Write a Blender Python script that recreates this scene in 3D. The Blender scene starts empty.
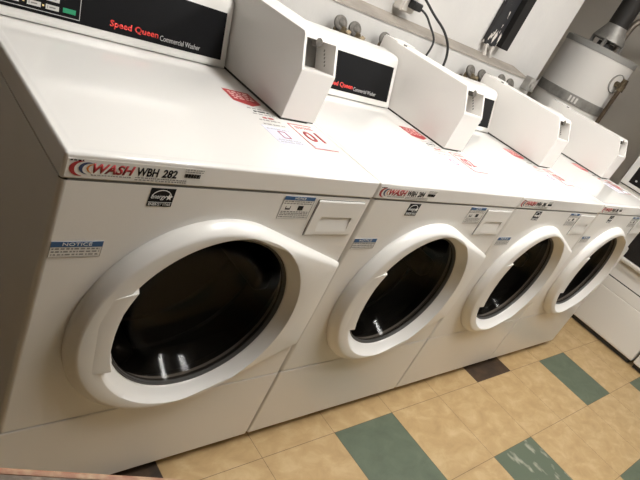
import bpy, bmesh, math, random
from mathutils import Vector, Matrix
random.seed(7)
scene = bpy.context.scene
COL = scene.collection
PI = math.pi
P = 0.7047            # pitch of the washer row
W = P - 0.004         # cabinet width

# ------------------------------------------------------------------ materials
MATS = {}
def mat(name, col, rough=0.5, metal=0.0, coat=0.0, spec=0.5, bump=0.0, bscale=60.0, var=0.0, vscale=6.0,
        emit=None, estr=0.0):
    if name in MATS: return MATS[name]
    m = bpy.data.materials.new(name); m.use_nodes = True
    nt = m.node_tree; b = nt.nodes['Principled BSDF']
    b.inputs['Base Color'].default_value = (*col, 1)
    b.inputs['Roughness'].default_value = rough
    b.inputs['Metallic'].default_value = metal
    b.inputs['Coat Weight'].default_value = coat
    b.inputs['Coat Roughness'].default_value = 0.08
    b.inputs['Specular IOR Level'].default_value = spec
    tc = nt.nodes.new('ShaderNodeTexCoord')
    if var > 0:
        n = nt.nodes.new('ShaderNodeTexNoise'); n.inputs['Scale'].default_value = vscale
        n.inputs['Detail'].default_value = 5
        nt.links.new(tc.outputs['Object'], n.inputs['Vector'])
        r = nt.nodes.new('ShaderNodeValToRGB')
        r.color_ramp.elements[0].position = 0.3; r.color_ramp.elements[1].position = 0.7
        r.color_ramp.elements[0].color = (*[c*(1-var) for c in col], 1)
        r.color_ramp.elements[1].color = (*[min(1, c*(1+var*0.6)) for c in col], 1)
        nt.links.new(n.outputs['Fac'], r.inputs['Fac'])
        nt.links.new(r.outputs['Color'], b.inputs['Base Color'])
    if bump > 0:
        n = nt.nodes.new('ShaderNodeTexNoise'); n.inputs['Scale'].default_value = bscale
        n.inputs['Detail'].default_value = 3
        nt.links.new(tc.outputs['Object'], n.inputs['Vector'])
        bp = nt.nodes.new('ShaderNodeBump'); bp.inputs['Strength'].default_value = bump
        bp.inputs['Distance'].default_value = 0.01
        nt.links.new(n.outputs['Fac'], bp.inputs['Height'])
        nt.links.new(bp.outputs['Normal'], b.inputs['Normal'])
    if emit:
        b.inputs['Emission Color'].default_value = (*emit, 1)
        b.inputs['Emission Strength'].default_value = estr
    MATS[name] = m
    return m

def spotted(name, base, spots, scale, lo, hi, rough=0.5, stretch=(1, 1, 1), spec=0.5):
    """base colour with hard-edged irregular flecks (chips, scuffs)"""
    m = bpy.data.materials.new(name); m.use_nodes = True
    nt = m.node_tree; b = nt.nodes['Principled BSDF']
    tc = nt.nodes.new('ShaderNodeTexCoord'); mp = nt.nodes.new('ShaderNodeMapping')
    mp.inputs['Scale'].default_value = stretch
    n = nt.nodes.new('ShaderNodeTexNoise'); n.inputs['Scale'].default_value = scale
    n.inputs['Detail'].default_value = 4
    r = nt.nodes.new('ShaderNodeValToRGB')
    r.color_ramp.elements[0].position = lo; r.color_ramp.elements[1].position = hi
    r.color_ramp.elements[0].color = (*base, 1); r.color_ramp.elements[1].color = (*spots, 1)
    nt.links.new(tc.outputs['Object'], mp.inputs['Vector']); nt.links.new(mp.outputs['Vector'], n.inputs['Vector'])
    nt.links.new(n.outputs['Fac'], r.inputs['Fac']); nt.links.new(r.outputs['Color'], b.inputs['Base Color'])
    b.inputs['Roughness'].default_value = rough
    b.inputs['Specular IOR Level'].default_value = spec
    return m

ENAMEL = mat('white_enamel', (0.80, 0.775, 0.735), 0.32, coat=0.25, bump=0.015, bscale=260)
LIDM = mat('white_porcelain', (0.86, 0.84, 0.81), 0.16, coat=0.5)
PLASTIC = mat('white_plastic', (0.82, 0.80, 0.765), 0.30, coat=0.15)
COINM = mat('white_powder_coat', (0.82, 0.79, 0.755), 0.42, bump=0.03, bscale=320)
DARKGAP = mat('dark_seam', (0.03, 0.028, 0.025), 0.7)
SEAM = mat('grey_seam', (0.30, 0.285, 0.26), 0.7)
BLACKP = mat('black_gloss_panel', (0.009, 0.009, 0.010), 0.35, spec=0.12)
BLACK = mat('black_ink', (0.010, 0.010, 0.011), 0.6, spec=0.15)
GREYINK = mat('grey_ink', (0.25, 0.24, 0.23), 0.6)
PALEINK = mat('pale_grey_print', (0.55, 0.54, 0.53), 0.6)
RED = mat('red_ink', (0.42, 0.025, 0.03), 0.5)
DKRED = mat('dark_red_ink', (0.36, 0.022, 0.025), 0.5)
LIGHTRED = mat('red_panel_print', (0.85, 0.06, 0.05), 0.4)
NAVY = mat('navy_ink', (0.03, 0.05, 0.12), 0.5)
GOLD = mat('orange_ink', (0.65, 0.22, 0.04), 0.5)
BLUE = mat('blue_ink', (0.03, 0.105, 0.25), 0.5)
PAPER = mat('label_paper', (0.78, 0.76, 0.72), 0.45)
WHITEP = mat('white_print', (0.85, 0.84, 0.82), 0.5)
LAV = mat('lavender_print', (0.70, 0.70, 0.82), 0.5)
KEYM = mat('grey_key', (0.62, 0.61, 0.58), 0.45)
GREEN = mat('green_key', (0.02, 0.30, 0.14), 0.4)
GASKET = mat('grey_rubber', (0.10, 0.095, 0.09), 0.35)
DRUM = mat('drum_steel', (0.10, 0.095, 0.09), 0.36, metal=0.75)
COINDARK = mat('grey_metal', (0.22, 0.21, 0.195), 0.45, metal=0.3)
BRASS = mat('tarnished_brass', (0.20, 0.155, 0.095), 0.42, metal=0.7, var=0.5, vscale=60)
HANDLE = mat('grey_valve_handle', (0.125, 0.112, 0.095), 0.55, var=0.4, vscale=70)
STEEL = mat('galvanised_steel', (0.40, 0.385, 0.36), 0.45, metal=0.5, var=0.2, vscale=30)
RIMG = mat('grey_rim_paint', (0.36, 0.35, 0.33), 0.5)
TANKM = mat('tank_white_paint', (0.84, 0.81, 0.77), 0.42)
FLUE = mat('dark_flue_metal', (0.030, 0.027, 0.024), 0.6)
PIPEM = mat('dull_copper', (0.26, 0.22, 0.18), 0.45, metal=0.5)
DRAIN = mat('brown_pipe', (0.12, 0.085, 0.055), 0.5, metal=0.4, var=0.4, vscale=25)
CORD = mat('black_cord', (0.012, 0.012, 0.012), 0.45)
HOSE = mat('grey_hose', (0.16, 0.155, 0.15), 0.6)
OUTLETM = mat('outlet_painted_white', (0.74, 0.70, 0.65), 0.5)
PLATE = mat('cream_plastic', (0.70, 0.66, 0.60), 0.45)
CONDUIT = mat('painted_conduit', (0.62, 0.58, 0.53), 0.5, var=0.35, vscale=25)
WALLM = mat('rough_white_wall_paint', (0.68, 0.66, 0.635), 0.7, bump=0.35, bscale=14, var=0.06, vscale=4)
LEDGEM = mat('grubby_ledge_paint', (0.32, 0.285, 0.245), 0.75, bump=0.3, bscale=22, var=0.18, vscale=7)
GREYWALL = mat('grey_wall_paint', (0.72, 0.67, 0.60), 0.75, bump=0.15, bscale=20, var=0.06, vscale=3)
DIMWALL = mat('dim_unseen_wall', (0.17, 0.152, 0.13), 0.8, bump=0.15, bscale=20)  # unseen walls coloured dark to cut bounce onto the left cabinet side
CEILM = mat('ceiling_white', (0.78, 0.76, 0.73), 0.8)
LAMPM = mat('lamp_diffuser', (0.9, 0.9, 0.9), 0.5, emit=(1.0, 0.985, 0.95), estr=34.0)
FIXM = mat('fixture_white', (0.8, 0.8, 0.8), 0.5)
DRYERM = mat('dryer_white_enamel', (0.80, 0.775, 0.73), 0.35, coat=0.2)
DRGLASS = mat('black_dryer_glass', (0.012, 0.011, 0.011), 0.25)
TABLETOP = spotted('worn_brown_laminate', (0.16, 0.125, 0.095), (0.33, 0.27, 0.20), 90, 0.45, 0.75, 0.6)
TABLEEDGE = spotted('worn_red_brown_edge', (0.36, 0.17, 0.10), (0.52, 0.36, 0.22), 60, 0.4, 0.7, 0.55)
LEGM = mat('dark_table_leg', (0.05, 0.045, 0.04), 0.5, metal=0.4)
BOXM = spotted('chipped_black_paint', (0.018, 0.018, 0.020), (0.70, 0.66, 0.60), 30, 0.60, 0.63, 0.55, (1.0, 1.0, 0.42))
BOXR = mat('black_trough_paint', (0.016, 0.015, 0.014), 0.6, spec=0.25)

def glass_mat():
    m = bpy.data.materials.new('smoked_door_glass'); m.use_nodes = True
    nt = m.node_tree
    for n in list(nt.nodes): nt.nodes.remove(n)
    out = nt.nodes.new('ShaderNodeOutputMaterial'); mix = nt.nodes.new('ShaderNodeMixShader')
    tr = nt.nodes.new('ShaderNodeBsdfTransparent'); gl = nt.nodes.new('ShaderNodeBsdfGlossy')
    tr.inputs['Color'].default_value = (0.42, 0.39, 0.36, 1)
    gl.inputs['Roughness'].default_value = 0.10; gl.inputs['Color'].default_value = (0.8, 0.8, 0.8, 1)
    mix.inputs[0].default_value = 0.021
    nt.links.new(tr.outputs[0], mix.inputs[1])
    nt.links.new(gl.outputs[0], mix.inputs[2]); nt.links.new(mix.outputs[0], out.inputs['Surface'])
    return m
GLASS = glass_mat()

def tile_mat(name, c1, c2, c3, rough):
    m = bpy.data.materials.new(name); m.use_nodes = True
    nt = m.node_tree; b = nt.nodes['Principled BSDF']; b.inputs['Roughness'].default_value = rough
    tc = nt.nodes.new('ShaderNodeTexCoord')
    mp = nt.nodes.new('ShaderNodeMapping'); mp.inputs['Scale'].default_value = (1, 1.6, 1)
    mp.inputs['Rotation'].default_value = (0, 0, 0.6)
    n = nt.nodes.new('ShaderNodeTexNoise'); n.inputs['Scale'].default_value = 11; n.inputs['Detail'].default_value = 8
    n.inputs['Roughness'].default_value = 0.62; n.inputs['Distortion'].default_value = 0.5
    r = nt.nodes.new('ShaderNodeValToRGB'); e = r.color_ramp.elements
    e[0].position = 0.28; e[0].color = (*c1, 1); e[1].position = 0.72; e[1].color = (*c3, 1)
    k = e.new(0.5); k.color = (*c2, 1)
    nt.links.new(tc.outputs['Object'], mp.inputs['Vector']); nt.links.new(mp.outputs['Vector'], n.inputs['Vector'])
    nt.links.new(n.outputs['Fac'], r.inputs['Fac']); nt.links.new(r.outputs['Color'], b.inputs['Base Color'])
    return m
TILE = tile_mat('tan_vinyl_tile', (0.40, 0.265, 0.120), (0.475, 0.325, 0.155), (0.57, 0.415, 0.225), 0.45)
TGREEN = tile_mat('green_vinyl_tile', (0.080, 0.105, 0.068), (0.098, 0.126, 0.083), (0.118, 0.150, 0.100), 0.5)
TSCUFF = spotted('scuffed_green_vinyl_tile', (0.098, 0.126, 0.083), (0.34, 0.34, 0.27), 24, 0.57, 0.68, 0.45, (1, 0.55, 1))
TBROWN = tile_mat('dark_brown_vinyl_tile', (0.022, 0.012, 0.006), (0.048, 0.026, 0.012), (0.09, 0.05, 0.02), 0.6)
GROUT = mat('tile_joint', (0.15, 0.10, 0.06), 0.8)

# ------------------------------------------------------------------ mesh helpers
WN = {'lid', 'lower_panel', 'coin_box', 'control_panel', 'detergent_drawer', 'top_access_plate', 'cabinet', 'base_panel', 'middle_rail', 'outlet_box', 'cover_plate', 'painted_cover', 'side_trough'}
def finish(name, bm, m, parent=None, smooth=35, loc=None):
    me = bpy.data.meshes.new(name)
    bmesh.ops.recalc_face_normals(bm, faces=bm.faces)
    bm.to_mesh(me); bm.free()
    for mm in (m if isinstance(m, (list, tuple)) else [m]): me.materials.append(mm)
    if smooth:
        for p in me.polygons: p.use_smooth = True
        me.set_sharp_from_angle(angle=math.radians(smooth))
    o = bpy.data.objects.new(name, me); COL.objects.link(o)
    if name in WN:
        wm = o.modifiers.new('weighted_normal', 'WEIGHTED_NORMAL'); wm.keep_sharp = True; wm.weight = 80
    if parent: o.parent = parent
    if loc: o.location = loc
    return o

def bx(bm, x0, x1, y0, y1, z0, z1, bev=0.0, seg=2):
    vs = [bm.verts.new((x, y, z)) for x in (x0, x1) for y in (y0, y1) for z in (z0, z1)]
    idx = [(0, 1, 3, 2), (4, 6, 7, 5), (0, 4, 5, 1), (2, 3, 7, 6), (0, 2, 6, 4), (1, 5, 7, 3)]
    fs = [bm.faces.new([vs[i] for i in f]) for f in idx]
    if bev > 0:
        es = list({e for f in fs for e in f.edges})
        bmesh.ops.bevel(bm, geom=es, offset=bev, segments=seg, profile=0.5, affect='EDGES')
    return bm

def box(x0, x1, y0, y1, z0, z1, bev=0.0, seg=2):
    return bx(bmesh.new(), x0, x1, y0, y1, z0, z1, bev, seg)

def prism_x(bm, prof, x0, x1, bev=0.0, seg=3):
    """prof: (y,z) outline extruded along x"""
    a = [bm.verts.new((x0, y, z)) for y, z in prof]; b = [bm.verts.new((x1, y, z)) for y, z in prof]
    n = len(prof); fs = [bm.faces.new(a), bm.faces.new(b[::-1])]
    for i in range(n):
        fs.append(bm.faces.new((a[i], b[i], b[(i+1) % n], a[(i+1) % n])))
    bmesh.ops.recalc_face_normals(bm, faces=bm.faces)
    if bev > 0:
        es = list({e for f in fs for e in f.edges})
        bmesh.ops.bevel(bm, geom=es, offset=bev, segments=seg, profile=0.5, affect='EDGES')
    return bm

def prism_z(bm, pts, z0, z1):
    """pts: (x,y) outline extruded along z"""
    a = [bm.verts.new((x, y, z0)) for x, y in pts]; b = [bm.verts.new((x, y, z1)) for x, y in pts]
    n = len(pts); bm.faces.new(a); bm.faces.new(b[::-1])
    for i in range(n): bm.faces.new((a[i], a[(i+1) % n], b[(i+1) % n], b[i]))
    return bm

def prism_y(bm, pts, y0, y1):
    """pts: (x,z) outline extruded along y"""
    a = [bm.verts.new((x, y0, z)) for x, z in pts]; b = [bm.verts.new((x, y1, z)) for x, z in pts]
    n = len(pts); bm.faces.new(a); bm.faces.new(b[::-1])
    for i in range(n): bm.faces.new((a[i], a[(i+1) % n], b[(i+1) % n], b[i]))
    return bm

def cyl(bm, p0, p1, r0, r1=None, n=24, caps=True):
    r1 = r0 if r1 is None else r1
    p0 = Vector(p0); p1 = Vector(p1); d = (p1-p0).normalized()
    u = d.orthogonal().normalized(); v = d.cross(u)
    a = []; b = []
    for i in range(n):
        t = 2*PI*i/n; w = u*math.cos(t)+v*math.sin(t)
        a.append(bm.verts.new(p0+w*r0)); b.append(bm.verts.new(p1+w*r1))
    for i in range(n): bm.faces.new((a[i], a[(i+1) % n], b[(i+1) % n], b[i]))
    if caps: bm.faces.new(a[::-1]); bm.faces.new(b)
    return bm

def lathe(bm, prof, axis0, axis, n=40, close=False):
    """prof: (r, h) along axis from axis0"""
    d = Vector(axis).normalized(); u = d.orthogonal().normalized(); v = d.cross(u); o = Vector(axis0)
    rings = []
    for r, h in prof:
        if r < 1e-6: rings.append([bm.verts.new(o+d*h)]); continue
        rings.append([bm.verts.new(o+d*h+(u*math.cos(2*PI*i/n)+v*math.sin(2*PI*i/n))*r) for i in range(n)])
    for A, B in zip(rings, rings[1:]):
        for i in range(n):
            j = (i+1) % n
            if len(A) == 1 and len(B) == 1: continue
            if len(A) == 1: bm.faces.new((A[0], B[i], B[j]))
            elif len(B) == 1: bm.faces.new((A[i], A[j], B[0]))
            else: bm.faces.new((A[i], A[j], B[j], B[i]))
    return bm

def tube(bm, pts, r, n=10, smooth_iter=0):
    pts = [Vector(p) for p in pts]
    for _ in range(smooth_iter):
        q = [pts[0]]
        for a, b in zip(pts, pts[1:]): q += [a*0.75+b*0.25, a*0.25+b*0.75]
        q.append(pts[-1]); pts = q
    rings = []; u = None
    for i, p in enumerate(pts):
        d = (pts[min(i+1, len(pts)-1)]-pts[max(i-1, 0)]).normalized()
        u = d.orthogonal().normalized() if u is None else (u-d*u.dot(d)).normalized()
        v = d.cross(u)
        rings.append([bm.verts.new(p+(u*math.cos(2*PI*k/n)+v*math.sin(2*PI*k/n))*r) for k in range(n)])
    for A, B in zip(rings, rings[1:]):
        for k in range(n): bm.faces.new((A[k], A[(k+1) % n], B[(k+1) % n], B[k]))
    bm.faces.new(rings[0][::-1]); bm.faces.new(rings[-1])
    return bm

def empty(name, loc=(0, 0, 0)):
    o = bpy.data.objects.new(name, None); COL.objects.link(o); o.location = loc
    o.empty_display_size = 0.1
    return o

def tag(o, label, cat, group=None):
    o['label'] = label; o['category'] = cat
    if group: o['group'] = group
    return o

def struct(o):
    o['kind'] = 'structure'; return o

def copy_tree(o, parent=None):
    c = o.copy(); COL.objects.link(c); c.parent = parent
    for ch in list(o.children): copy_tree(ch, c)
    return c

def text_mesh(s, w=None, h=None, shear=0.0, bold=0.0, depth=0.0004, center=False):
    """lettering as mesh in local XY (x right, y up), scaled to width w / height h"""
    cu = bpy.data.curves.new('lettering', 'FONT'); cu.body = s; cu.size = 1.0; cu.shear = shear; cu.offset = bold
    cu.resolution_u = 3
    cu.extrude = 0.0
    ob = bpy.data.objects.new('lettering', cu); COL.objects.link(ob)
    bpy.context.view_layer.update()
    me = bpy.data.meshes.new_from_object(ob.evaluated_get(bpy.context.evaluated_depsgraph_get()))
    bpy.data.objects.remove(ob); bpy.data.curves.remove(cu)
    me.name = 'lettering'; me.materials.clear()
    xs = [v.co.x for v in me.vertices]; ys = [v.co.y for v in me.vertices]
    x0, x1, y0, y1 = min(xs), max(xs), min(ys), max(ys)
    sy = h/(y1-y0) if h else w/(x1-x0)
    sx = w/(x1-x0) if w else sy
    for v in me.vertices:
        v.co.x = (v.co.x-x0)*sx; v.co.y = (v.co.y-y0)*sy; v.co.z = 0
    bm = bmesh.new(); bm.from_mesh(me)
    r = bmesh.ops.extrude_face_region(bm, geom=bm.faces[:])
    for v in [g for g in r['geom'] if isinstance(g, bmesh.types.BMVert)]: v.co.z += depth
    bmesh.ops.recalc_face_normals(bm, faces=bm.faces)
    bm.to_mesh(me); bm.free()
    return me

FRONT = Matrix.Rotation(PI/2, 4, 'X')      # local XY -> facing -y
def lettering(name, s, m, parent, loc, w=None, h=None, rot=FRONT, shear=0, bold=0):
    me = text_mesh(s, w, h, shear, bold)
    me.name = name; me.transform(Matrix.Translation(loc) @ rot); me.materials.append(m)
    o = bpy.data.objects.new(name, me); COL.objects.link(o); o.parent = parent
    return o

def sheet(name, pts, m, parent, loc=(0, 0, 0), rot=FRONT, depth=0.0005):
    """thin printed shape from outline pts (x,y) given in the plane of rot"""
    bm = bmesh.new(); prism_z(bm, pts, 0, depth)
    bm.transform(Matrix.Translation(loc) @ rot)
    return finish(name, bm, m, parent, smooth=0)

def rect(x0, y0, x1, y1): return [(x0, y0), (x1, y0), (x1, y1), (x0, y1)]

def multi(name, shapes, m, parent, loc=(0, 0, 0), rot=FRONT, depth=0.0005):
    bm = bmesh.new()
    for pts in shapes: prism_z(bm, pts, 0, depth)
    bm.transform(Matrix.Translation(loc) @ rot)
    return finish(name, bm, m, parent, smooth=0)

def fine_print(name, x0, x1, ys, h, m, parent, loc, rot=FRONT, seed=1, fill=0.8):
    """rows of illegible small print as short dashes"""
    rnd = random.Random(seed); shapes = []
    for y in ys:
        x = x0
        while x < x1:
            wd = min(rnd.uniform(0.5, 2.2)*h*1.8, x1-x)
            shapes.append(rect(x, y, x+wd*fill, y+h)); x += wd+h*0.5
    return multi(name, shapes, m, parent, loc, rot, 0.0004)

# ------------------------------------------------------------------ the washing machine
DC = (0.370, 0.5465)     # centre of the door hole (x, z)
def circle_pts(c, r, ths): return [(c[0]+r*math.cos(t), c[1]+r*math.sin(t)) for t in ths]

def hull_pts(c, R, xr, hz, ths):
    """outline of a circle drawn out to a straight hinge edge at x = xr"""
    px, pz = xr-c[0], hz
    L = math.hypot(px, pz); a = math.atan2(pz, px)+math.acos(R/L)
    poly = [(px, -pz), (px, pz)]
    N = 160
    for i in range(N+1):
        t = a+(2*PI-2*a)*i/N; poly.append((R*math.cos(t), R*math.sin(t)))
    out = []
    for t in ths:
        dx, dz = math.cos(t), math.sin(t); best = 0
        for (ax, az), (bx_, bz) in zip(poly, poly[1:]+poly[:1]):
            ex, ez = bx_-ax, bz-az; den = dx*ez-dz*ex
            if abs(den) < 1e-12: continue
            s = (ax*ez-az*ex)/den; q = (ax*dz-az*dx)/den
            if s > 0 and -1e-6 <= q <= 1+1e-6: best = max(best, s)
        out.append((c[0]+dx*best, c[1]+dz*best))
    return out

def door_frame_bm():
    c = (0.331, 0.5485)
    ths = sorted([2*PI*i/180 for i in range(180)] +
                 [s*math.atan2(0.135, 0.699-c[0])+ (0 if s > 0 else 2*PI) for s in (1, -1)])
    rings = []
    def H(R, xr, hz, y):
        out = []
        for x, z in hull_pts(c, R, xr, hz, ths):
            f = max(0.0, min(1.0, (math.hypot(x-c[0], z-c[1])-R)/0.125))
            out.append((x, y*(1-0.55*f), z))
        rings.append(out)
    def Cc(cx, r, y): rings.append([(x, y, z) for x, z in circle_pts((cx, 0.5465), r, ths)])
    H(0.2565, 0.6995, 0.1360, -0.0005)
    H(0.2570, 0.6995, 0.1360, -0.0060)
    H(0.2545, 0.6985, 0.1350, -0.0130)
    H(0.2480, 0.6955, 0.1325, -0.0215)
    H(0.2420, 0.6925, 0.1295, -0.0272)
    H(0.2385, 0.6900, 0.1265, -0.0295)
    H(0.2350, 0.6870, 0.1235, -0.0303)
    Cc(0.3650, 0.2325, -0.0303)
    Cc(0.3652, 0.2305, -0.0298)
    Cc(0.3665, 0.2240, -0.0200)
    Cc(0.3680, 0.2170, -0.0100)
    Cc(0.3695, 0.2105, -0.0030)
    Cc(0.3700, 0.2085, -0.0005)
    Cc(0.3700, 0.2075, 0.012)
    bm = bmesh.new()
    V = [[bm.verts.new(p) for p in r] for r in rings]
    n = len(ths)
    for A, B in zip(V, V[1:]):
        for i in range(n): bm.faces.new((A[i], A[(i+1) % n], B[(i+1) % n], B[i]))
    return bm

def build_washer():
    root = empty('washing_machine', (0, 0, 0))
    X0, X1, D = 0.002, 0.002+W, 0.72
    # cabinet: front with a round hole, sides, back
    bm = bmesh.new()
    n = 96; z0, z1 = 0.298, 0.8675
    ths = [2*PI*i/n+PI/n for i in range(n)]
    inner = [bm.verts.new((x, 0.0, z)) for x, z in circle_pts(DC, 0.2085, ths)]
    hin = [bm.verts.new((x, 0.03, z)) for x, z in circle_pts(DC, 0.2085, ths)]
    rb = 0.010
    def frame_pt(t):
        dx, dz = math.cos(t), math.sin(t)
        ks = []
        if dx > 1e-9: ks.append((X1-rb-DC[0])/dx)
        if dx < -1e-9: ks.append((X0+rb-DC[0])/dx)
        if dz > 1e-9: ks.append((z1-DC[1])/dz)
        if dz < -1e-9: ks.append((z0-DC[1])/dz)
        k = min(ks); return (DC[0]+dx*k, 0.0, DC[1]+dz*k)
    corners = [(X0+rb, z0), (X1-rb, z0), (X1-rb, z1), (X0+rb, z1)]
    ths2 = sorted([(t, None) for t in ths]+[((math.atan2(z-DC[1], x-DC[0])) % (2*PI), (x, z)) for x, z in corners])
    outer = []; omap = []
    for t, cpt in ths2:
        p = frame_pt(t) if cpt is None else (cpt[0], 0.0, cpt[1])
        v = bm.verts.new(p); omap.append((t, v, cpt))
    ov = [o for o in omap]
    ii = 0; m_ = len(ov)
    tl = [t for t in ths]
    # stitch outline and hole ring
    prev_in = None
    seq = []
    k = 0
    for t, v, cpt in ov:
        if cpt is None:
            seq.append((v, inner[tl.index(t)]))
        else:
            seq.append((v, None))
    for a in range(m_):
        b = (a+1) % m_
        va, ia = seq[a]; vb, ib = seq[b]
        if ia is None:
            c = (a-1) % m_
            ia = seq[c][1]
        if ib is None:
            ib = None
        f = [va, vb]
        if ib is not None and ib is not ia: f += [ib, ia]
        else: f += [ia]
        bm.faces.new(f)
    for i in range(n):
        bm.faces.new((inner[i], inner[(i+1) % n], hin[(i+1) % n], hin[i]))
    # rounded vertical front corners, sides and back (z full height, lower front closed by the access panel)
    prof = []
    for i in range(7):
        t = PI/2*i/6; prof.append((X0+rb-rb*math.sin(t), rb-rb*math.cos(t)))
    left = prof + [(X0, D)]
    right = [(X0+X1-x, y) for x, y in left]
    for side in (left, right):
        for zz0, zz1 in ((0.030, 0.298), (0.298, 0.8675)):
            start = 6 if zz0 < 0.1 else 0
            a = [bm.verts.new((x, y, zz0)) for x, y in side[start:]]; b = [bm.verts.new((x, y, zz1)) for x, y in side[start:]]
            for q in range(len(a)-1): bm.faces.new((a[q], a[q+1], b[q+1], b[q]))
    q = [bm.verts.new(p) for p in ((X0, D, 0.03), (X1, D, 0.03), (X1, D, 0.8670), (X0, D, 0.8670))]; bm.faces.new(q)
    q = [bm.verts.new(p) for p in ((X0, 0.012, 0.03), (X1, 0.012, 0.03), (X1, D, 0.03), (X0, D, 0.03))]; bm.faces.new(q)
    q = [bm.verts.new(p) for p in ((X0, 0.012, 0.8670), (X1, 0.012, 0.8670), (X1, D, 0.8670), (X0, D, 0.8670))]; bm.faces.new(q)
    finish('cabinet', bm, ENAMEL, root, 30)
    # access panel below
    finish('lower_panel', box(X0+0.001, X1-0.001, 0.0, 0.05, 0.034, 0.2955, 0.006, 3), ENAMEL, root)
    for (fx, fy) in ((0.06, 0.07), (0.64, 0.07), (0.06, 0.66), (0.64, 0.66)):
        fb = bmesh.new(); cyl(fb, (fx, fy, 0.0), (fx, fy, 0.012), 0.022, 0.018, 20); cyl(fb, (fx, fy, 0.012), (fx, fy, 0.034), 0.007, None, 12)
        finish('foot', fb, GASKET, root)
    # lid
    lb = box(X0-0.001, X1+0.001, 0.001, 0.735, 0.8682, 0.9135, 0.0055, 4)
    top = max(lb.faces, key=lambda f: (f.calc_center_median().z, f.calc_area()))
    r = bmesh.ops.inset_region(lb, faces=[top], thickness=0.016, depth=0.0)
    r = bmesh.ops.inset_region(lb, faces=[top], thickness=0.010, depth=-0.0025)
    lid = finish('lid', lb, LIDM, root, 50)
    # a thin dark joint between lid and cabinet
    finish('lid_gap', box(X0+0.012, X1-0.006, 0.003, 0.70, 0.8660, 0.8695), SEAM, root, 0)
    # drum
    bm = bmesh.new()
    lathe(bm, [(0.207, 0.02), (0.228, 0.05), (0.245, 0.07), (0.247, 0.16), (0.241, 0.165), (0.247, 0.17), (0.247, 0.26), (0.241, 0.265), (0.247, 0.27), (0.247, 0.40),
               (0.225, 0.43), (0.15, 0.45), (0.14, 0.44), (0.06, 0.45), (0.05, 0.425), (0.0, 0.42)], (DC[0], 0.0, DC[1]), (0, 1, 0), 64)
    drum = finish('drum', bm, DRUM, root)
    for k in range(3):
        t = 2*PI*k/3+0.5; bm = bmesh.new()
        bx(bm, -0.035, 0.035, 0.09, 0.40, -0.247, -0.195, 0.018, 3)
        bm.transform(Matrix.Translation((DC[0], 0, DC[1])) @ Matrix.Rotation(t, 4, 'Y'))
        finish('drum_baffle', bm, DRUM, drum)
    # door
    door = finish('door', door_frame_bm(), PLASTIC, root, 40)
    bm = bmesh.new()
    lathe(bm, [(0.2077, 0.003), (0.2068, 0.001), (0.2050, 0.001), (0.2042, 0.006), (0.2034, 0.004), (0.2024, 0.004), (0.2015, 0.010), (0.2015, 0.016)], (0.370, 0, 0.5465), (0, 1, 0), 80)
    finish('door_gasket', bm, GASKET, door)
    bm = bmesh.new()
    lathe(bm, [(0.2020, 0.009), (0.194, 0.020), (0.178, 0.055), (0.154, 0.085), (0.11, 0.105), (0.05, 0.112), (0.0, 0.113)], (0.370, 0, 0.5465), (0, 1, 0), 72)
    finish('door_glass', bm, GLASS, door, 60)
    # grip on the left of the ring
    bm = bmesh.new()
    pts = []
    inner_e = [(0.1720, 0.6600), (0.1625, 0.634), (0.1560, 0.612), (0.1530, 0.585), (0.1525, 0.555), (0.1550, 0.520), (0.1630, 0.485), (0.1720, 0.460)]
    outer_e = [(0.129, 0.4570), (0.1180, 0.487), (0.1120, 0.520), (0.1100, 0.556), (0.1120, 0.590), (0.1170, 0.620), (0.1240, 0.6440)]
    yf, yb = -0.0345, -0.002
    outl = inner_e+outer_e
    f_in = [bm.verts.new((x, yf, z)) for x, z in inner_e]; b_in = [bm.verts.new((x+0.012, yb, z)) for x, z in inner_e]
    f_out = [bm.verts.new((x, yf+0.0050, z)) for x, z in outer_e]; b_out = [bm.verts.new((x, yb, z)) for x, z in outer_e]
    f = f_in+f_out; b = b_in+b_out
    bm.faces.new(f); bm.faces.new(b[::-1])
    for i in range(len(f)): bm.faces.new((f[i], f[(i+1) % len(f)], b[(i+1) % len(f)], b[i]))
    bmesh.ops.recalc_face_normals(bm, faces=bm.faces)
    es = [e for e in bm.edges if all(abs(v.co.y-yf) < 0.0005 for v in e.verts)]
    bmesh.ops.bevel(bm, geom=es, offset=0.0014, segments=2, profile=0.5, affect='EDGES')
    finish('door_handle', bm, PLASTIC, door, 40)
    # detergent drawer
    pts = []
    x0, x1, za, zb = 0.537, 0.681, 0.7675, 0.8585
    bm = bmesh.new()
    def dprof(mid):
        f = -0.0040
        if not mid: return [(f+0.0015, zb), (f, zb-0.003), (f, za+0.003), (f+0.0015, za), (0.01, za), (0.01, zb)]
        return [(f+0.0015, zb), (f, zb-0.003), (f, 0.8170), (-0.0007, 0.8165), (-0.0010, 0.806), (-0.0045, 0.7800), (f, 0.776), (f, za+0.003), (f+0.0015, za), (0.01, za), (0.01, zb)]
    prism_x(bm, dprof(False), x0, 0.563); prism_x(bm, dprof(True), 0.563, 0.661); prism_x(bm, dprof(False), 0.661, x1)
    dr = finish('detergent_drawer', bm, PLASTIC, root, 20)
    bm = bmesh.new(); bx(bm, x0-0.0016, x1+0.0012, -0.0006, 0.01, za-0.0016, zb+0.0008, 0)
    finish('drawer_seam', bm, DARKGAP, dr, 0)
    # control panel
    prof = [(0.566, 0.9135), (0.566, 0.918), (0.6175, 1.062), (0.623, 1.073), (0.632, 1.080), (0.645, 1.083), (0.712, 1.083), (0.724, 1.076), (0.728, 1.060), (0.728, 0.9135)]
    bm = bmesh.new(); prism_x(bm, prof, 0.006, 0.587, 0.004, 2)
    cp = finish('control_panel', bm, PLASTIC, root, 30)
    tilt = math.atan2(1.062-0.918, 0.6175-0.566)         # slope angle above horizontal
    CPR = Matrix.Rotation(tilt, 4, 'X')
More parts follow.
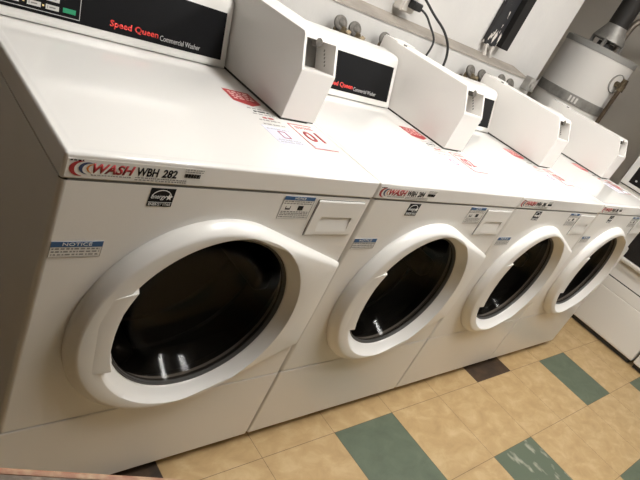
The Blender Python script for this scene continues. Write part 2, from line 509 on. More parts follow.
    def cpl(x, z, off=0.0): # point on panel slope at height z, raised by off
        k = (0.6175-0.566)/(1.062-0.918); y = 0.566+k*(z-0.918)
        nrm = Vector((0, -math.sin(tilt), math.cos(tilt)))
        return Vector((x, y, z))+nrm*off
    cs = math.sin(tilt)
    def cprect(xa, xb, z_a, z_b): return rect(xa, (z_a-0.918)/cs, xb, (z_b-0.918)/cs)
    base = Matrix.Translation((0, 0.566, 0.918)) @ CPR
    def cpsheet(name, shapes, m, par, off, depth=0.0006):
        bm = bmesh.new()
        for s in shapes: prism_z(bm, s, off, off+depth)
        bm.transform(base); return finish(name, bm, m, par, 0)
    fasc = cpsheet('black_fascia', [cprect(0.028, 0.569, 0.9325, 1.046)], BLACKP, cp, 0.0002, 0.0008)
    off = 0.0012
    def ln(xa, xb, za_, zb_): return cprect(xa, xb, za_, zb_)
    cpsheet('border_line', [ln(0.034, 0.194, 0.9385, 0.9397), ln(0.1928, 0.194, 0.9397, 1.035), ln(0.034, 0.0352, 0.9397, 1.035), ln(0.034, 0.194, 1.0338, 1.035)], PALEINK, cp, off)
    keys = []
    for zz in (0.9455, 0.962, 0.9785, 0.995, 1.0115):
        for xx in (0.042, 0.0845, 0.1215):
            keys.append((xx, zz))
    for xx, zz in keys:
        ko = cpsheet('key', [cprect(xx, xx+0.027, zz, zz+0.0095)], [KEYM, GREYINK], cp, off, 0.0012)
        bm = bmesh.new(); bm.from_mesh(ko.data)
        for q in (cprect(xx+0.003, xx+0.0045, zz+0.002, zz+0.0075), cprect(xx+0.007, xx+0.020, zz+0.0035, zz+0.006)):
            f = bm.faces.new([bm.verts.new(base @ Vector((px, py, off+0.0014))) for px, py in q]); f.material_index = 1
        bm.to_mesh(ko.data); bm.free()
    for xx in (0.0755, 0.1145):
        for zz in (0.949, 0.965):
            cpsheet('indicator_light', [cprect(xx, xx+0.004, zz, zz+0.0035)], mat('amber_led', (0.9, 0.7, 0.3), 0.4), cp, off)
    cpsheet('start_key', [cprect(0.157, 0.184, 0.947, 0.9565)], GREEN, cp, off, 0.0012)
    rotm = CPR
    lettering('maker_lettering', 'Speed Queen', LIGHTRED, cp, cpl(0.262, 0.9405, off), w=0.122, h=0.0190, rot=CPR, bold=0.022)
    lettering('type_lettering', 'Commercial Washer', PALEINK, cp, cpl(0.389, 0.9415, off), w=0.113, h=0.0125, rot=CPR)
    # coin box
    cx0, cx1 = 0.592, 0.7035
    bm = bmesh.new()
    prof = [(0.280, 0.9160), (0.277, 1.040), (0.317, 1.116), (0.323, 1.121), (0.742, 1.121), (0.742, 0.9160)]
    prism_x(bm, prof, cx0, cx1, 0.0)
    sl = None
    for f in bm.faces:
        c = f.calc_center_median()
        if abs(c.y-0.297) < 0.01 and abs(c.z-1.078) < 0.01: sl = f
    side_edges = [e for e in bm.edges if e not in sl.edges and not (abs(e.verts[0].co.x-e.verts[1].co.x) > 0.05 and min(e.verts[0].co.z, e.verts[1].co.z) > 1.1 and min(e.verts[0].co.y, e.verts[1].co.y) < 0.33)]
    bmesh.ops.bevel(bm, geom=side_edges, offset=0.003, segments=2, profile=0.5, affect='EDGES')
    sl = max([f for f in bm.faces if abs(f.normal.x) < 0.2 and f.calc_center_median().y < 0.31 and 1.06 < f.calc_center_median().z < 1.1], key=lambda f: f.calc_area())
    bmesh.ops.inset_region(bm, faces=[sl], thickness=0.0075, depth=0.0)
    r = bmesh.ops.extrude_face_region(bm, geom=[sl])
    vs = [g for g in r['geom'] if isinstance(g, bmesh.types.BMVert)]
    bmesh.ops.delete(bm, geom=[sl], context='FACES_ONLY')
    bmesh.ops.translate(bm, verts=vs, vec=(0.0, 0.075, -0.012))
    coin = finish('coin_box', bm, COINM, root, 30)
    finish('base_gap', box(cx0+0.002, cx1-0.002, 0.283, 0.735, 0.9105, 0.9165), DARKGAP, coin, 0)
    bm = bmesh.new()
    prism_x(bm, [(0.3550, 1.0350), (0.3870, 1.0965), (0.3855, 1.0972), (0.3535, 1.0357)], cx0+0.0085, cx1-0.0085)
    finish('coin_plate', bm, COINDARK, coin, 0)
    bm = bmesh.new()      # rounded coin entry at the top of the opening
    cyl(bm, (0.640, 0.3125, 1.1065), (0.640, 0.330, 1.1015), 0.0105, None, 24)
    finish('coin_entry', bm, HANDLE, coin, 40)
    # wall print inside the opening
    bm = bmesh.new()
    for k in range(5):
        bx(bm, cx1-0.0082, cx1-0.0075, 0.322+k*0.0055, 0.3255+k*0.0055, 1.052+k*0.0075, 1.0575+k*0.0075)
    finish('opening_print', bm, GREYINK, coin, 0)
    # top: access lid and lock at the back
    bm = bmesh.new(); bx(bm, cx0+0.002, cx1-0.003, 0.672, 0.740, 1.1205, 1.1255, 0.002, 2)
    finish('top_access_plate', bm, COINM, coin)
    bm = bmesh.new(); cyl(bm, (cx0+0.03, 0.655, 1.121), (cx0+0.03, 0.655, 1.1255), 0.007, None, 16)
    finish('top_lock', bm, COINDARK, coin)
    bm = bmesh.new(); bx(bm, cx0+0.012, cx0+0.052, 0.7335, 0.7385, 1.1254, 1.1262); finish('top_slot', bm, COINDARK, coin, 0)
    # ---- printing on the lid
    LT = Matrix.Identity(4); zt = 0.9106
    sg = sheet('warning_sticker', [(0.496, 0.418), (0.574, 0.414), (0.578, 0.350), (0.540, 0.330), (0.494, 0.350)], RED, root, (0, 0, zt), LT)
    fine_print('sticker_print', 0.505, 0.568, [0.400, 0.388, 0.376, 0.364], 0.006, mat('pink_print', (0.85, 0.55, 0.52), 0.5), sg, (0, 0, zt+0.0006), LT, 3)
    inst = sheet('instruction_sticker', rect(0.497, 0.136, 0.588, 0.326), LIDM, root, (0, 0, zt), LT, 0.0003)
    for q_, yy_ in enumerate((0.316, 0.287, 0.256, 0.236)):
      fine_print('printed_line', 0.515, 0.580, [yy_], 0.0045, GREYINK, inst, (0, 0, zt+0.0004), LT, 5+q_)
    fine_print('instruction_heading', 0.525, 0.572, [0.300], 0.006, BLACK, inst, (0, 0, zt+0.0004), LT, 8, 0.95)
    fine_print('instruction_red_print', 0.533, 0.566, [0.268], 0.008, DKRED, inst, (0, 0, zt+0.0004), LT, 8, 0.95)
    lav = sheet('instruction_picture', rect(0.500, 0.140, 0.585, 0.228), LAV, inst, (0, 0, zt+0.0004), LT, 0.0003)
    for yy_ in (0.212, 0.160, 0.150): fine_print('picture_print', 0.508, 0.575, [yy_], 0.004, PALEINK, inst, (0, 0, zt+0.0008), LT, 9)
    multi('picture_drawing', [rect(0.532, 0.172, 0.534, 0.205), rect(0.552, 0.172, 0.554, 0.205), rect(0.534, 0.172, 0.552, 0.174), rect(0.534, 0.203, 0.552, 0.205)], RED, inst, (0, 0, zt+0.0008), LT)
    num = sheet('number_sticker', rect(0.602, 0.138, 0.690, 0.266), WHITEP, root, (0, 0, zt), LT, 0.0003)
    multi('sticker_border', [rect(0.603, 0.139, 0.606, 0.265), rect(0.686, 0.139, 0.689, 0.265), rect(0.606, 0.139, 0.686, 0.142), rect(0.606, 0.262, 0.686, 0.265)], RED, num, (0, 0, zt+0.0004), LT)
    fine_print('sticker_print', 0.618, 0.676, [0.250, 0.243], 0.0035, RED, num, (0, 0, zt+0.0004), LT, 4)
    multi('sticker_footer', [rect(0.610, 0.146, 0.655, 0.165)], LAV, num, (0, 0, zt+0.0004), LT)
    numo = lettering('machine_number', '01', RED, num, (0.620, 0.178, zt+0.0004), w=0.052, h=0.052, rot=LT, bold=0.02)
    # ---- printing on the front band of the lid
    yb = 0.0009
    lab = sheet('name_label', rect(0.006, 0.8730, 0.240, 0.9050), PAPER, root, (0, yb, 0), FRONT, 0.0006)
    yl = yb-0.0007
    def cres(cx_, cz_, R, w_, a0, a1, n_=16):
        o_ = [(cx_+R*math.cos(t), cz_+R*0.78*math.sin(t)) for t in [a0+(a1-a0)*i/n_ for i in range(n_+1)]]
        i_ = []
        for i in range(n_+1):
            s_ = i/n_; t = a1+(a0-a1)*s_; ww = w_*math.sin(PI*s_)
            i_.append((cx_+(R-ww)*math.cos(t), cz_+(R-ww)*0.78*math.sin(t)))
        return o_+i_[1:-1]
    A0, A1 = math.radians(75), math.radians(285)
    multi('swoosh_red', [cres(0.0270, 0.8890, 0.0165, 0.0075, A0, A1)], DKRED, lab, (0, yl, 0))
    multi('swoosh_navy', [cres(0.0375, 0.8900, 0.0130, 0.0055, math.radians(55), math.radians(275))], NAVY, lab, (0, yl, 0))
    multi('swoosh_orange', [cres(0.0455, 0.8900, 0.0095, 0.0030, math.radians(80), math.radians(270))], GOLD, lab, (0, yl, 0))
    lettering('brand_lettering', 'WASH', DKRED, lab, (0.056, 0.8832, yl*0)+Vector((0, 0, 0)) if False else Vector((0.0445, yl, 0.8825)), w=0.067, h=0.0170, shear=0.25, bold=0.035)
    fine_print('label_print', 0.045, 0.109, [0.8785], 0.0016, GREYINK, lab, (0, yl, 0), FRONT, 11)
    fine_print('label_print', 0.010, 0.030, [0.9015], 0.0018, BLACK, lab, (0, yl, 0), FRONT, 12)
    lettering('serial_prefix', 'WBH', BLACK, lab, Vector((0.1150, yl, 0.8835)), w=0.0375, h=0.0155, bold=0.025)
    ser = lettering('serial_number', '282', BLACK, lab, Vector((0.1600, yl, 0.8835)), w=0.0265, h=0.0155, shear=0.1, bold=0.03)
    fine_print('label_print', 0.115, 0.208, [0.8795, 0.8755], 0.0018, GREYINK, lab, (0, yl, 0), FRONT, 13)
    fine_print('label_print', 0.200, 0.236, [0.9015, 0.8975], 0.0016, GREYINK, lab, (0, yl, 0), FRONT, 14)
    multi('barcode', [rect(0.201+k*0.0018, 0.8870, 0.201+k*0.0018+(0.0012 if k % 3 else 0.0007), 0.8945) for k in range(17)], BLACK, lab, (0, yl, 0))
    # ---- printing on the cabinet front
    es = sheet('energy_badge', rect(0.149, 0.8275, 0.1945, 0.8635), BLACK, root, (0, -0.0002, 0), FRONT, 0.0006)
    ye = -0.0009
    arc = []
    for i in range(15): t = math.radians(20+140*i/14); arc.append((0.1715+0.020*math.cos(t), 0.8425+0.018*math.sin(t)))
    for i in range(15): t = math.radians(160-140*i/14); arc.append((0.1715+0.0188*math.cos(t), 0.8425+0.0168*math.sin(t)))
    multi('badge_arc', [arc], WHITEP, es, (0, ye, 0))
    star = []
    for i in range(10):
        t = PI/2+i*PI/5; r_ = 0.0068 if i % 2 == 0 else 0.0029; star.append((0.1855+r_*math.cos(t), 0.8465+r_*math.sin(t)))
    multi('badge_star', [star], WHITEP, es, (0, ye, 0))
    lettering('badge_script', 'energy', WHITEP, es, Vector((0.1525, ye, 0.8405)), w=0.028, h=0.0085, shear=0.35)
    multi('badge_line', [rect(0.150, 0.8355, 0.1935, 0.8362)], WHITEP, es, (0, ye, 0))
    lettering('badge_lettering', 'ENERGY STAR', WHITEP, es, Vector((0.1515, ye, 0.8292)), w=0.041, h=0.0048)
    nt_ = sheet('notice_sticker', rect(0.012, 0.7235, 0.0955, 0.7545), PAPER, root, (0, -0.0002, 0), FRONT, 0.0005)
    multi('sticker_header', [rect(0.012, 0.7435, 0.0955, 0.7545)], BLUE, nt_, (0, -0.0007, 0))
    lettering('notice_lettering', 'NOTICE', WHITEP, nt_, Vector((0.030, -0.0013, 0.7462)), w=0.047, h=0.0062)
    fine_print('notice_print', 0.015, 0.092, [0.7385, 0.7328, 0.7270], 0.0026, GREYINK, nt_, (0, -0.0007, 0), FRONT, 21)
    multi('sticker_border', [rect(0.012, 0.7235, 0.0955, 0.7240), rect(0.012, 0.7235, 0.0125, 0.7545), rect(0.0950, 0.7235, 0.0955, 0.7545)], GREYINK, nt_, (0, -0.0007, 0))
    n2 = sheet('instruction_notice', rect(0.440, 0.8090, 0.5235, 0.8640), PAPER, root, (0, -0.0002, 0), FRONT, 0.0005)
    multi('sticker_header', [rect(0.440, 0.8550, 0.5235, 0.8640)], BLUE, n2, (0, -0.0007, 0))
    lettering('notice_lettering', 'NOTICE', WHITEP, n2, Vector((0.467, -0.0013, 0.8572)), w=0.030, h=0.0050)
    fine_print('notice_print', 0.444, 0.520, [0.8505, 0.8455, 0.8255, 0.8215, 0.8175, 0.8125], 0.0022, GREYINK, n2, (0, -0.0007, 0), FRONT, 22)
    sheet('notice_pictogram', [(0.452, 0.8315), (0.465, 0.8315), (0.465, 0.840), (0.464, 0.840), (0.464, 0.8345), (0.453, 0.8345), (0.453, 0.840), (0.452, 0.840)], BLACK, n2, (0, -0.0007, 0))
    sheet('notice_pictogram', rect(0.486, 0.8310, 0.500, 0.8415), BLACK, n2, (0, -0.0007, 0))
    multi('sticker_border', [rect(0.440, 0.8090, 0.5235, 0.8095), rect(0.440, 0.8090, 0.4405, 0.8640), rect(0.5230, 0.8090, 0.5235, 0.8640)], GREYINK, n2, (0, -0.0007, 0))
    return root

GW = 'washing machines in a row along the wall'
proto = build_washer()
roots = [proto]
for i in range(1, 4):
    c = copy_tree(proto); c.location = (P*i, 0, 0); roots.append(c)
labels = ['nearest white washing machine, leftmost in the row, front label reading WBH 282',
          'second washing machine from the left, front label reading WBH 284',
          'third washing machine from the left, between the WBH 284 machine and the last one',
          'last white washing machine at the far right end of the row, beside the dryers']
for r_, l in zip(roots, labels): tag(r_, l, 'washing machine', GW)
def descend(o):
    for ch in o.children:
        yield ch
        yield from descend(ch)
for i in range(1, 4):
    for ch in descend(roots[i]):
        if ch.name.startswith('serial_number'):
            me = text_mesh(['282', '284', '286', '288'][i], 0.0265, 0.0155, 0.1, 0.03)
            me.name = 'serial_number'; me.transform(Matrix.Translation((0.1600, 0.0002, 0.8835)) @ FRONT); me.materials.append(BLACK); ch.data = me
        if ch.name.startswith('machine_number'):
            me = text_mesh(['01', '02', '03', '04'][i], 0.052, 0.052, 0, 0.02)
            me.name = 'machine_number'; me.transform(Matrix.Translation((0.620, 0.178, 0.9110))); me.materials.append(RED); ch.data = me

# ------------------------------------------------------------------ room
RX0, RX1, RY0, RY1, RZ = -2.6, 4.25, -2.4, 1.85, 2.55
tx, ty, ts = 0.7348, -0.0717, 0.3048
bm = bmesh.new()
def quad(bm, pts, mi=0):
    f = bm.faces.new([bm.verts.new(p) for p in pts]); f.material_index = mi
quad(bm, [(RX0, RY0, -0.0012), (RX1, RY0, -0.0012), (RX1, RY1, -0.0012), (RX0, RY1, -0.0012)], 0)
g = 0.0008
for i in range(-11, 12):
    for j in range(-7, 8):
        x0, x1 = tx+i*ts, tx+(i+1)*ts; y1, y0 = ty-j*ts, ty-(j+1)*ts
        x0, x1, y0, y1 = max(x0+g, RX0), min(x1-g, RX1), max(y0+g, RY0), min(y1-g, RY1)
        if x1 <= x0 or y1 <= y0: continue
        mi = 1
        if j >= 0 and (i-(1+2*j)) % 5 == 0: mi = 2
        if (i, j) == (3, 1): mi = 3
        if (i, j) in ((4, -1), (-2, -1)): mi = 4
        quad(bm, [(x0, y0, 0), (x1, y0, 0), (x1, y1, 0), (x0, y1, 0)], mi)
fl = finish('floor', bm, [GROUT, TILE, TGREEN, TSCUFF, TBROWN], None, 0); struct(fl)
WY = 0.95        # upper back wall
struct(finish('wall_back', box(RX0, 2.82, WY, WY+0.15, 0, RZ), WALLM, None, 0))
struct(finish('wall_recess', box(2.67, RX1+0.1, RY1, RY1+0.1, 0, RZ), GREYWALL, None, 0))
struct(finish('wall_right', box(RX1, RX1+0.1, RY0, RY1, 0, RZ), GREYWALL, None, 0))
struct(finish('wall_left', box(RX0-0.1, RX0, RY0, WY+0.1, 0, RZ), DIMWALL, None, 0))
struct(finish('wall_front', box(RX0-0.1, RX1+0.1, RY0-0.1, RY0, 0, RZ), DIMWALL, None, 0))
struct(finish('ceiling', box(RX0-0.1, RX1+0.1, RY0-0.1, RY1+0.1, RZ, RZ+0.1), CEILM, None, 0))
bm = bmesh.new()
prism_x(bm, [(0.83, 0.0), (0.83, 1.155), (WY, 1.155), (WY, 0.0)], RX0, 2.53)
struct(finish('wall_lower', bm, WALLM, None, 0))
bm = bmesh.new()
prism_x(bm, [(0.826, 1.154), (0.830, 1.162), (0.90, 1.173), (WY, 1.181), (WY, 1.154)], RX0, 2.532)
struct(finish('trim_1', bm, LEDGEM, None, 20))

# ------------------------------------------------------------------ water valves on the wall
def build_valve():
    root = empty('water_valve')
    b = bmesh.new()
    cyl(b, (0, 0.0345, -0.045), (0, 0.004, -0.045), 0.010, None, 16)
    cyl(b, (0, 0.0345, -0.045), (0, 0.028, -0.045), 0.016, None, 20)
    cyl(b, (0, 0.004, -0.060), (0, 0.004, -0.006), 0.012, 0.010, 18)
    lathe(b, [(0, -0.016), (0.013, -0.011), (0.0165, 0), (0.013, 0.011), (0, 0.016)], (0.012, -0.014, -0.014), (0, 0, 1), 18)
    cyl(b, (0.008, -0.010, -0.014), (0.022, -0.028, -0.020), 0.011, 0.012, 16)
    cyl(b, (0.022, -0.026, -0.018), (0.031, -0.037, -0.022), 0.0165, None, 6)
    cyl(b, (0.0, 0.0, -0.008), (0.0, -0.010, 0.002), 0.007, None, 6)
    finish('valve_body', b, BRASS, root)
    b = bmesh.new()
    lathe(b, [(0, -0.004), (0.016, -0.004), (0.0255, -0.001), (0.0275, 0.004), (0.0265, 0.009), (0.021, 0.012), (0.014, 0.012), (0.010, 0.016), (0.005, 0.017), (0, 0.017)], (0, -0.002, 0.002), (-0.12, -0.80, 0.40), 28)
    finish('valve_handle', b, HANDLE, root)
    b = bmesh.new(); tube(b, [(0.028, -0.034, -0.021), (0.034, -0.040, -0.035), (0.030, -0.038, -0.10), (0.016, -0.030, -0.22), (0.015, -0.026, -0.35)], 0.010, 12, 2)
    finish('hose', b, HOSE, root)
    return root
v0 = build_valve()
VG = 'washer water valves on the back wall'
vl = [((1.122, 0.797, 1.095), 'left grey-handled water valve above the control panel of the WBH 284 machine'),
      ((1.197, 0.797, 1.092), 'right grey-handled water valve above the control panel of the WBH 284 machine'),
      ((1.363, 0.797, 1.095), 'single grey water valve at the back corner of the second coin box'),
      ((1.967, 0.797, 1.099), 'left round grey water valve behind the opening of the second coin box'),
      ((2.067, 0.797, 1.098), 'right round grey water valve just left of the third coin box'),
      ((2.237, 0.797, 1.110), 'small grey water valve knob peeking above the third coin box, left one'),
      ((2.327, 0.797, 1.106), 'small grey water valve knob peeking above the third coin box, right one')]
for k, (loc, l) in enumerate(vl):
    v = v0 if k == 0 else copy_tree(v0)
    v.location = loc; tag(v, l, 'valve', VG)

# ------------------------------------------------------------------ outlet and cords
o = empty('wall_outlet', (1.528, WY, 1.262))
bm = box(-0.040, 0.040, -0.045, -0.0005, -0.055, 0.075, 0.006, 2); finish('outlet_box', bm, OUTLETM, o)
bm = box(-0.036, 0.036, -0.050, -0.045, -0.050, 0.070, 0.002, 2); pl = finish('cover_plate', bm, PLATE, o)
bm = bmesh.new()
for zz in (-0.005, 0.034): cyl(bm, (0, -0.050, zz), (0, -0.052, zz), 0.016, None, 24)
finish('receptacle', bm, PLATE, pl)
tag(o, 'cream surface-mounted power outlet on the white wall above the ledge', 'outlet')

c1 = empty('power_cord', (1.535, 0.882, 1.245))
def rel(pts, o_): return [(p[0]-o_[0], p[1]-o_[1], p[2]-o_[2]) for p in pts]
ORI = (1.535, 0.882, 1.245)
bm = bmesh.new(); bx(bm, -0.022, 0.030, -0.018, 0.018, -0.016, 0.016, 0.006, 2)
finish('plug', bm, CORD, c1)
bm = bmesh.new(); tube(bm, rel([(1.546, 0.885, 1.242), (1.562, 0.87, 1.244), (1.590, 0.85, 1.232), (1.610, 0.83, 1.205), (1.637, 0.812, 1.178), (1.645, 0.80, 1.156), (1.634, 0.79, 1.123), (1.619, 0.785, 1.091), (1.60, 0.775, 1.02), (1.59, 0.77, 0.90)], ORI), 0.0045, 8, 2)
finish('cord', bm, CORD, c1)
tag(c1, 'black power cord plugged into the outlet, left of the two cords', 'cord', 'power cords hanging on the wall')
ORI2 = (1.545, 0.882, 1.293)
c2 = empty('power_cord', ORI2)
bm = bmesh.new(); bx(bm, -0.060, -0.005, -0.016, 0.016, -0.016, 0.016, 0.006, 2)
finish('plug', bm, CORD, c2)
bm = bmesh.new(); tube(bm, rel([(1.535, 0.887, 1.293), (1.56, 0.885, 1.290), (1.580, 0.88, 1.280), (1.627, 0.85, 1.245), (1.693, 0.818, 1.211), (1.745, 0.803, 1.165), (1.759, 0.795, 1.128), (1.756, 0.785, 1.101), (1.75, 0.775, 1.03), (1.74, 0.77, 0.90)], ORI2), 0.0055, 8, 2)
finish('cord', bm, CORD, c2)
tag(c2, 'thicker black power cord drooping behind the second coin box, right of the two cords', 'cord', 'power cords hanging on the wall')

# ------------------------------------------------------------------ black electrical box high on the wall
e = empty('electrical_box', (2.16, WY, 1.24))
bm = box(-0.006, 0.095, -0.024, -0.0005, -0.016, 0.95, 0.003, 2); finish('painted_cover', bm, BOXM, e)
bm = box(0.095, 0.164, -0.052, -0.0005, -0.006, 0.95, 0.003, 2); finish('side_trough', bm, BOXR, e)
for dx in (0.022, 0.075):
    bm = bmesh.new(); tube(bm, [(dx, -0.018, -0.012), (dx, -0.020, -0.035), (dx+0.004, -0.032, -0.066)], 0.011, 14, 1)
    cyl(bm, (dx, -0.018, -0.016), (dx, -0.018, -0.030), 0.016, None, 6)
    finish('conduit', bm, CONDUIT, e)
tag(e, 'tall black electrical box with chipped white paint flecks on the wall', 'electrical box')

# ------------------------------------------------------------------ water heater in the corner recess
HX, HY = 3.508, 1.031
h = empty('water_heater', (HX, HY, 0))
R = 0.232
bm = bmesh.new(); lathe(bm, [(0, 0.06), (R, 0.06), (R, 1.445)], (0, 0, 0), (0, 0, 1), 72); finish('tank', bm, TANKM, h)
bm = bmesh.new(); lathe(bm, [(R, 1.440), (R+0.004, 1.440), (R+0.004, 1.476), (R-0.006, 1.480), (0, 1.480)], (0, 0, 0), (0, 0, 1), 72); finish('top_rim', bm, RIMG, h)
for t in (0.6, 2.7, 4.8):
    bm = bmesh.new(); cyl(bm, (0.17*math.cos(t), 0.17*math.sin(t), 0), (0.17*math.cos(t), 0.17*math.sin(t), 0.062), 0.02, None, 14); finish('leg', bm, RIMG, h)
# draft hood on legs
bm = bmesh.new()
lathe(bm, [(0.098, 1.525), (0.102, 1.530), (0.098, 1.545), (0.066, 1.612), (0.064, 1.625)], (0, 0, 0), (0, 0, 1), 40)
hood = finish('draft_hood', bm, STEEL, h)
for t in (0.3, 1.9, 3.4, 5.0):
    bm = bmesh.new(); x, y = 0.092*math.cos(t), 0.092*math.sin(t); bx(bm, x-0.009, x+0.009, y-0.009, y+0.009, 1.478, 1.535)
    finish('hood_leg', bm, STEEL, hood, 0)
bm = bmesh.new(); cyl(bm, (0, 0, 1.478), (0, 0, 1.515), 0.055, 0.050, 30); finish('flue_collar', bm, FLUE, h)
# escutcheon, valve and drain pipe on the front right
az = math.atan2(-0.7409-HY, -0.3005-HX)+math.radians(52)
def onT(r, z, da=0.0): return (r*math.cos(az+da), r*math.sin(az+da), z)
bm = bmesh.new(); d = Vector((math.cos(az), math.sin(az), 0))
lathe(bm, [(0.058, -0.010), (0.060, 0.004), (0.056, 0.006), (0.053, -0.008)], onT(R, 1.33), d, 36); finish('escutcheon', bm, STEEL, h)
bm = bmesh.new(); cyl(bm, onT(R-0.01, 1.33), onT(R+0.060, 1.33), 0.018, None, 18)
cyl(bm, onT(R+0.045, 1.300), onT(R+0.045, 1.360), 0.022, 0.019, 16); bx(bm, *[c_ for c_ in (onT(R+0.045, 0)[0]-0.016, onT(R+0.045, 0)[0]+0.016, onT(R+0.045, 0)[1]-0.012, onT(R+0.045, 0)[1]+0.012)], 1.352, 1.375)
finish('relief_valve', bm, BRASS, h)
bm = bmesh.new(); tube(bm, [onT(R+0.045, 1.305), onT(R+0.045, 1.10), onT(R+0.045, 0.5), onT(R+0.045, 0.15)], 0.013, 14); finish('drain_pipe', bm, DRAIN, h)
tag(h, 'white cylindrical water heater with grey rim in the corner behind the machines', 'water heater')

bm = bmesh.new(); tube(bm, [(HX, HY, 1.612), (HX, HY, 2.0), (HX, HY, RZ-0.002)], 0.062, 32)
tag(finish('flue_pipe', bm, FLUE, None, 50), 'dark vertical flue pipe rising from the water heater draft hood', 'pipe')
bm = bmesh.new(); tube(bm, [(HX+0.125, HY-0.02, 1.482), (HX+0.125, HY-0.02, 1.60), (HX+0.127, HY-0.03, 1.70), (HX+0.18, HY-0.07, 1.73), (HX+0.40, HY-0.22, 1.74), (RX1-0.005, HY-0.42, 1.75)], 0.019, 16, 2)
tag(finish('water_pipe', bm, PIPEM, None, 60), 'bent metal water pipe curving right from the top of the water heater', 'pipe')
op = empty('overhead_pipe', (RX1, 1.40, 2.03))
bm = bmesh.new(); tube(bm, [(2.95-RX1, 0, 0), (3.6-RX1, 0, 0), (0, 0, 0)], 0.055, 20)
finish('pipe_run', bm, FLUE, op, 50)
for x in (3.15, 3.95):
    bm = bmesh.new(); cyl(bm, (x-RX1-0.05, 0, 0), (x-RX1+0.05, 0, 0), 0.068, None, 24); finish('coupling', bm, FLUE, op, 40)
    bm = bmesh.new(); cyl(bm, (x-RX1, 0, 0.05), (x-RX1, 0, RZ-2.03), 0.006, None, 10); finish('hanger_rod', bm, STEEL, op)
tag(op, 'dark horizontal pipe passing behind the flue pipe at the top right', 'pipe')
# strap
bm = bmesh.new()
SZ, SH, ST = 1.142, 0.030, 0.003
rs = R+0.003
da_ = math.atan2(HY-0.806, HX-2.575)+math.asin(rs/math.hypot(HX-2.575, HY-0.806))
TQ = math.degrees((math.atan2(-0.7409-HY, -0.3005-HX)-(da_+PI/2)) % (2*PI))
aw = math.atan2(0.86-HY, 2.55-HX)
path = [(2.545, 0.792), (2.575, 0.806)]
aL = math.atan2(-0.7409-HY, -0.3005-HX)
for k in range(25):
    t = aL-math.radians(TQ)+math.radians(TQ+110)*k/24; path.append((HX+rs*math.cos(t), HY+rs*math.sin(t)))
for k in range(len(path)-1):
    (xa, ya), (xb, yb) = path[k], path[k+1]; dv = Vector((xb-xa, yb-ya)).normalized(); nx, ny = -dv.y*ST, dv.x*ST
    nx, ny = -nx, -ny
    dz0 = 0.0
    vs = [(xa, ya), (xb, yb), (xb+nx, yb+ny), (xa+nx, ya+ny)]
    prism_z(bm, vs, SZ-SH, SZ+SH)
bmesh.ops.remove_doubles(bm, verts=bm.verts, dist=0.0005)
st = finish('seismic_strap', bm, STEEL, None, 0)
tag(st, 'grey metal strap round the water heater, bolted to the wall ledge', 'strap')
bm = bmesh.new()
for k, t in enumerate((-0.02, 0.07, 0.16)):
    tt = aL+t; x, y = HX+(rs+ST+0.001)*math.cos(tt), HY+(rs+ST+0.001)*math.sin(tt)
    s = Vector((-math.sin(tt), math.cos(tt)))*0.006
    prism_z(bm, [(x-s.x, y-s.y), (x+s.x, y+s.y), (x+s.x+0.001*math.cos(tt), y+s.y+0.001*math.sin(tt)), (x-s.x+0.001*math.cos(tt), y-s.y+0.001*math.sin(tt))], SZ-0.018, SZ+0.018)
finish('strap_slots', bm, TANKM, st, 0)
bm = bmesh.new(); bx(bm, 2.490, 2.535, 0.788, 0.829, 1.108, 1.176, 0.003, 1); bx(bm, 2.533, 2.552, 0.786, 0.795, 1.112, 1.172); cyl(bm, (2.512, 0.789, 1.142), (2.512, 0.780, 1.142), 0.012, None, 6)
finish('strap_bracket', bm, STEEL, st)

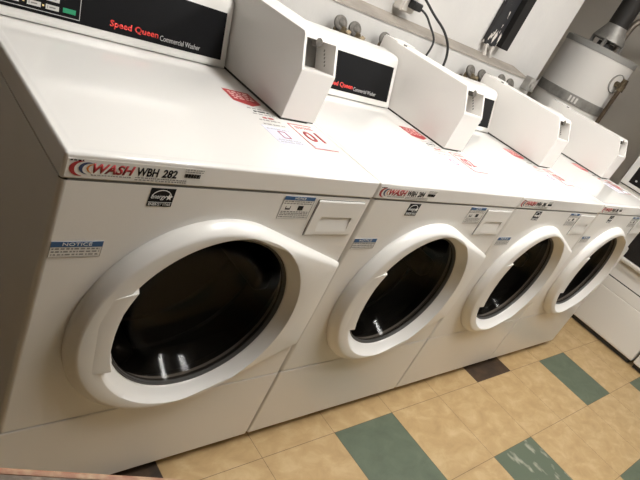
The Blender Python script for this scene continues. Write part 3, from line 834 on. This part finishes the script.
# ------------------------------------------------------------------ stacked dryers on the right
def build_dryer():
    root = empty('stacked_dryer', (0, 0, 0))     # local: front at x=0 facing -x, y centred, width 0.69
    hw = 0.345
    finish('cabinet', box(0.0, 0.70, -hw, hw, 0.03, 1.93, 0.006, 2), DRYERM, root)
    for fy in (-0.28, 0.28):
        for fx in (0.06, 0.62):
            b = bmesh.new(); cyl(b, (fx, fy, 0), (fx, fy, 0.032), 0.02, None, 14); finish('foot', b, GASKET, root)
    finish('toe_kick', box(0.012, 0.05, -hw+0.01, hw-0.01, 0.005, 0.03), DARKGAP, root, 0)
    finish('base_panel', box(-0.004, 0.01, -hw+0.003, hw-0.003, 0.036, 0.297, 0.003, 2), DRYERM, root)
    finish('middle_rail', box(-0.003, 0.01, -hw+0.003, hw-0.003, 0.303, 0.371, 0.003, 2), DRYERM, root)
    finish('rail_gap', box(-0.0006, 0.004, -hw+0.004, hw-0.004, 0.370, 0.3775), DARKGAP, root, 0)
    for zb in (0.375, 1.13):
        b = bmesh.new(); bx(b, -0.030, 0.0, -0.275, 0.160, zb+0.115, zb+0.455, 0.0, 1)
        es = [e_ for e_ in b.edges if abs(e_.verts[0].co.x-e_.verts[1].co.x) > 0.02]
        bmesh.ops.bevel(b, geom=es, offset=0.035, segments=6, profile=0.5, affect='EDGES')
        f = min(b.faces, key=lambda f_: f_.calc_center_median().x)
        bmesh.ops.inset_region(b, faces=[f], thickness=0.006, depth=0.004)
        bmesh.ops.inset_region(b, faces=[f], thickness=0.016, depth=-0.0)
        bmesh.ops.inset_region(b, faces=[f], thickness=0.004, depth=-0.012)
        d_ = finish('door', b, DRYERM, root, 40)
        b = bmesh.new(); bx(b, -0.026, -0.020, -0.247, 0.132, zb+0.143, zb+0.427, 0.0, 1)
        es = [e_ for e_ in b.edges if abs(e_.verts[0].co.x-e_.verts[1].co.x) > 0.004]
        bmesh.ops.bevel(b, geom=es, offset=0.022, segments=5, profile=0.5, affect='EDGES')
        finish('door_window', b, DRGLASS, d_)
        b = bmesh.new(); bx(b, -0.040, -0.026, -0.262, -0.250, zb+0.22, zb+0.35, 0.003, 2); finish('door_handle', b, PLASTIC, d_)
        finish('panel_gap', box(-0.0006, 0.004, -hw+0.004, hw-0.004, zb+0.487, zb+0.4915), DARKGAP, root, 0)
        b = box(-0.010, 0.0, -hw+0.003, hw-0.003, zb+0.492, zb+0.68, 0.004, 2)
        cp = finish('control_panel', b, PLASTIC, root)
        finish('display', box(-0.0112, -0.009, -0.285, 0.300, zb+0.515, zb+0.635, 0.0), DRGLASS, cp, 0)
        b = bmesh.new(); cyl(b, (-0.011, 0.265, zb+0.54), (-0.013, 0.265, zb+0.54), 0.006, None, 12); finish('button', b, KEYM, cp)
    return root
d0 = build_dryer(); d0.location = (3.384, 0.061, 0)
DG = 'stacked dryers along the right wall'
tag(d0, 'white stacked dryer with black door window beside the last washing machine', 'dryer', DG)
d1 = copy_tree(d0); d1.location = (3.384, -0.640, 0)
tag(d1, 'white stacked dryer at the right picture edge, only its lower corner showing', 'dryer', DG)

# ------------------------------------------------------------------ worn table edge at the bottom left
TZ = 0.75
t = empty('folding_table', (-0.365, -0.503, 0)); t.rotation_euler = (0, 0, math.radians(-24))
bm = box(-0.62, 0.64, -0.33, 0.205, TZ-0.024, TZ-0.001, 0.0, 1); finish('table_top', bm, TABLETOP, t)
bm = bmesh.new(); bx(bm, -0.626, 0.646, 0.205, 0.213, TZ-0.026, TZ, 0.002, 2); bx(bm, 0.64, 0.646, -0.33, 0.205, TZ-0.026, TZ, 0.002, 2)
bx(bm, -0.626, -0.62, -0.33, 0.205, TZ-0.026, TZ, 0.002, 2); bx(bm, -0.626, 0.646, -0.336, -0.33, TZ-0.026, TZ, 0.002, 2)
finish('edge_trim', bm, TABLEEDGE, t)
for x in (-0.55, 0.50):
    for y in (-0.28, 0.12):
        bm = bmesh.new(); cyl(bm, (x, y, 0), (x, y, TZ-0.024), 0.016, None, 16); finish('leg', bm, LEGM, t)
tag(t, 'worn brown table with reddish edge at the bottom left, in front of the washing machine', 'table')

# ------------------------------------------------------------------ ceiling lamps
def lamp(x, y, l):
    r = empty('ceiling_light', (x, y, RZ))
    finish('housing', box(-0.16, 0.16, -0.62, 0.62, -0.075, -0.001, 0.006, 2), FIXM, r)
    finish('diffuser', box(-0.14, 0.14, -0.60, 0.60, -0.088, -0.0755, 0.004, 2), LAMPM, r)
    tag(r, l, 'ceiling light'); return r
lamp(1.02, -0.30, 'long white fluorescent ceiling light above the first two washing machines')
lamp(2.40, -0.62, 'added out-of-view ceiling light above the last two washing machines, brightening the far corner')  # added unseen lamp, brightens the dryers, water heater and recess walls

w = bpy.data.worlds.new('World'); scene.world = w; w.use_nodes = True
w.node_tree.nodes['Background'].inputs[0].default_value = (0.9, 0.85, 0.8, 1)
w.node_tree.nodes['Background'].inputs[1].default_value = 0.05

# ------------------------------------------------------------------ camera
cam = bpy.data.cameras.new('Camera'); co = bpy.data.objects.new('Camera', cam); COL.objects.link(co)
F = 563.93
cam.sensor_fit = 'HORIZONTAL'; cam.sensor_width = 36.0; cam.lens = F*36.0/640.0
cam.clip_start = 0.02
M = Matrix.Rotation(math.radians(-50.532), 4, 'Z') @ Matrix.Rotation(math.radians(64.4405), 4, 'X') @ Matrix.Rotation(math.radians(27.0292), 4, 'Z')
co.matrix_world = Matrix.Translation((-0.3005, -0.7409, 1.3089)) @ M
scene.camera = co
vs_ = scene.view_settings
vs_.view_transform = 'Standard'; vs_.look = 'None'; vs_.gamma = 1.0; vs_.exposure = 0.0
vs_.use_curve_mapping = False
scene.cycles.max_bounces = 8
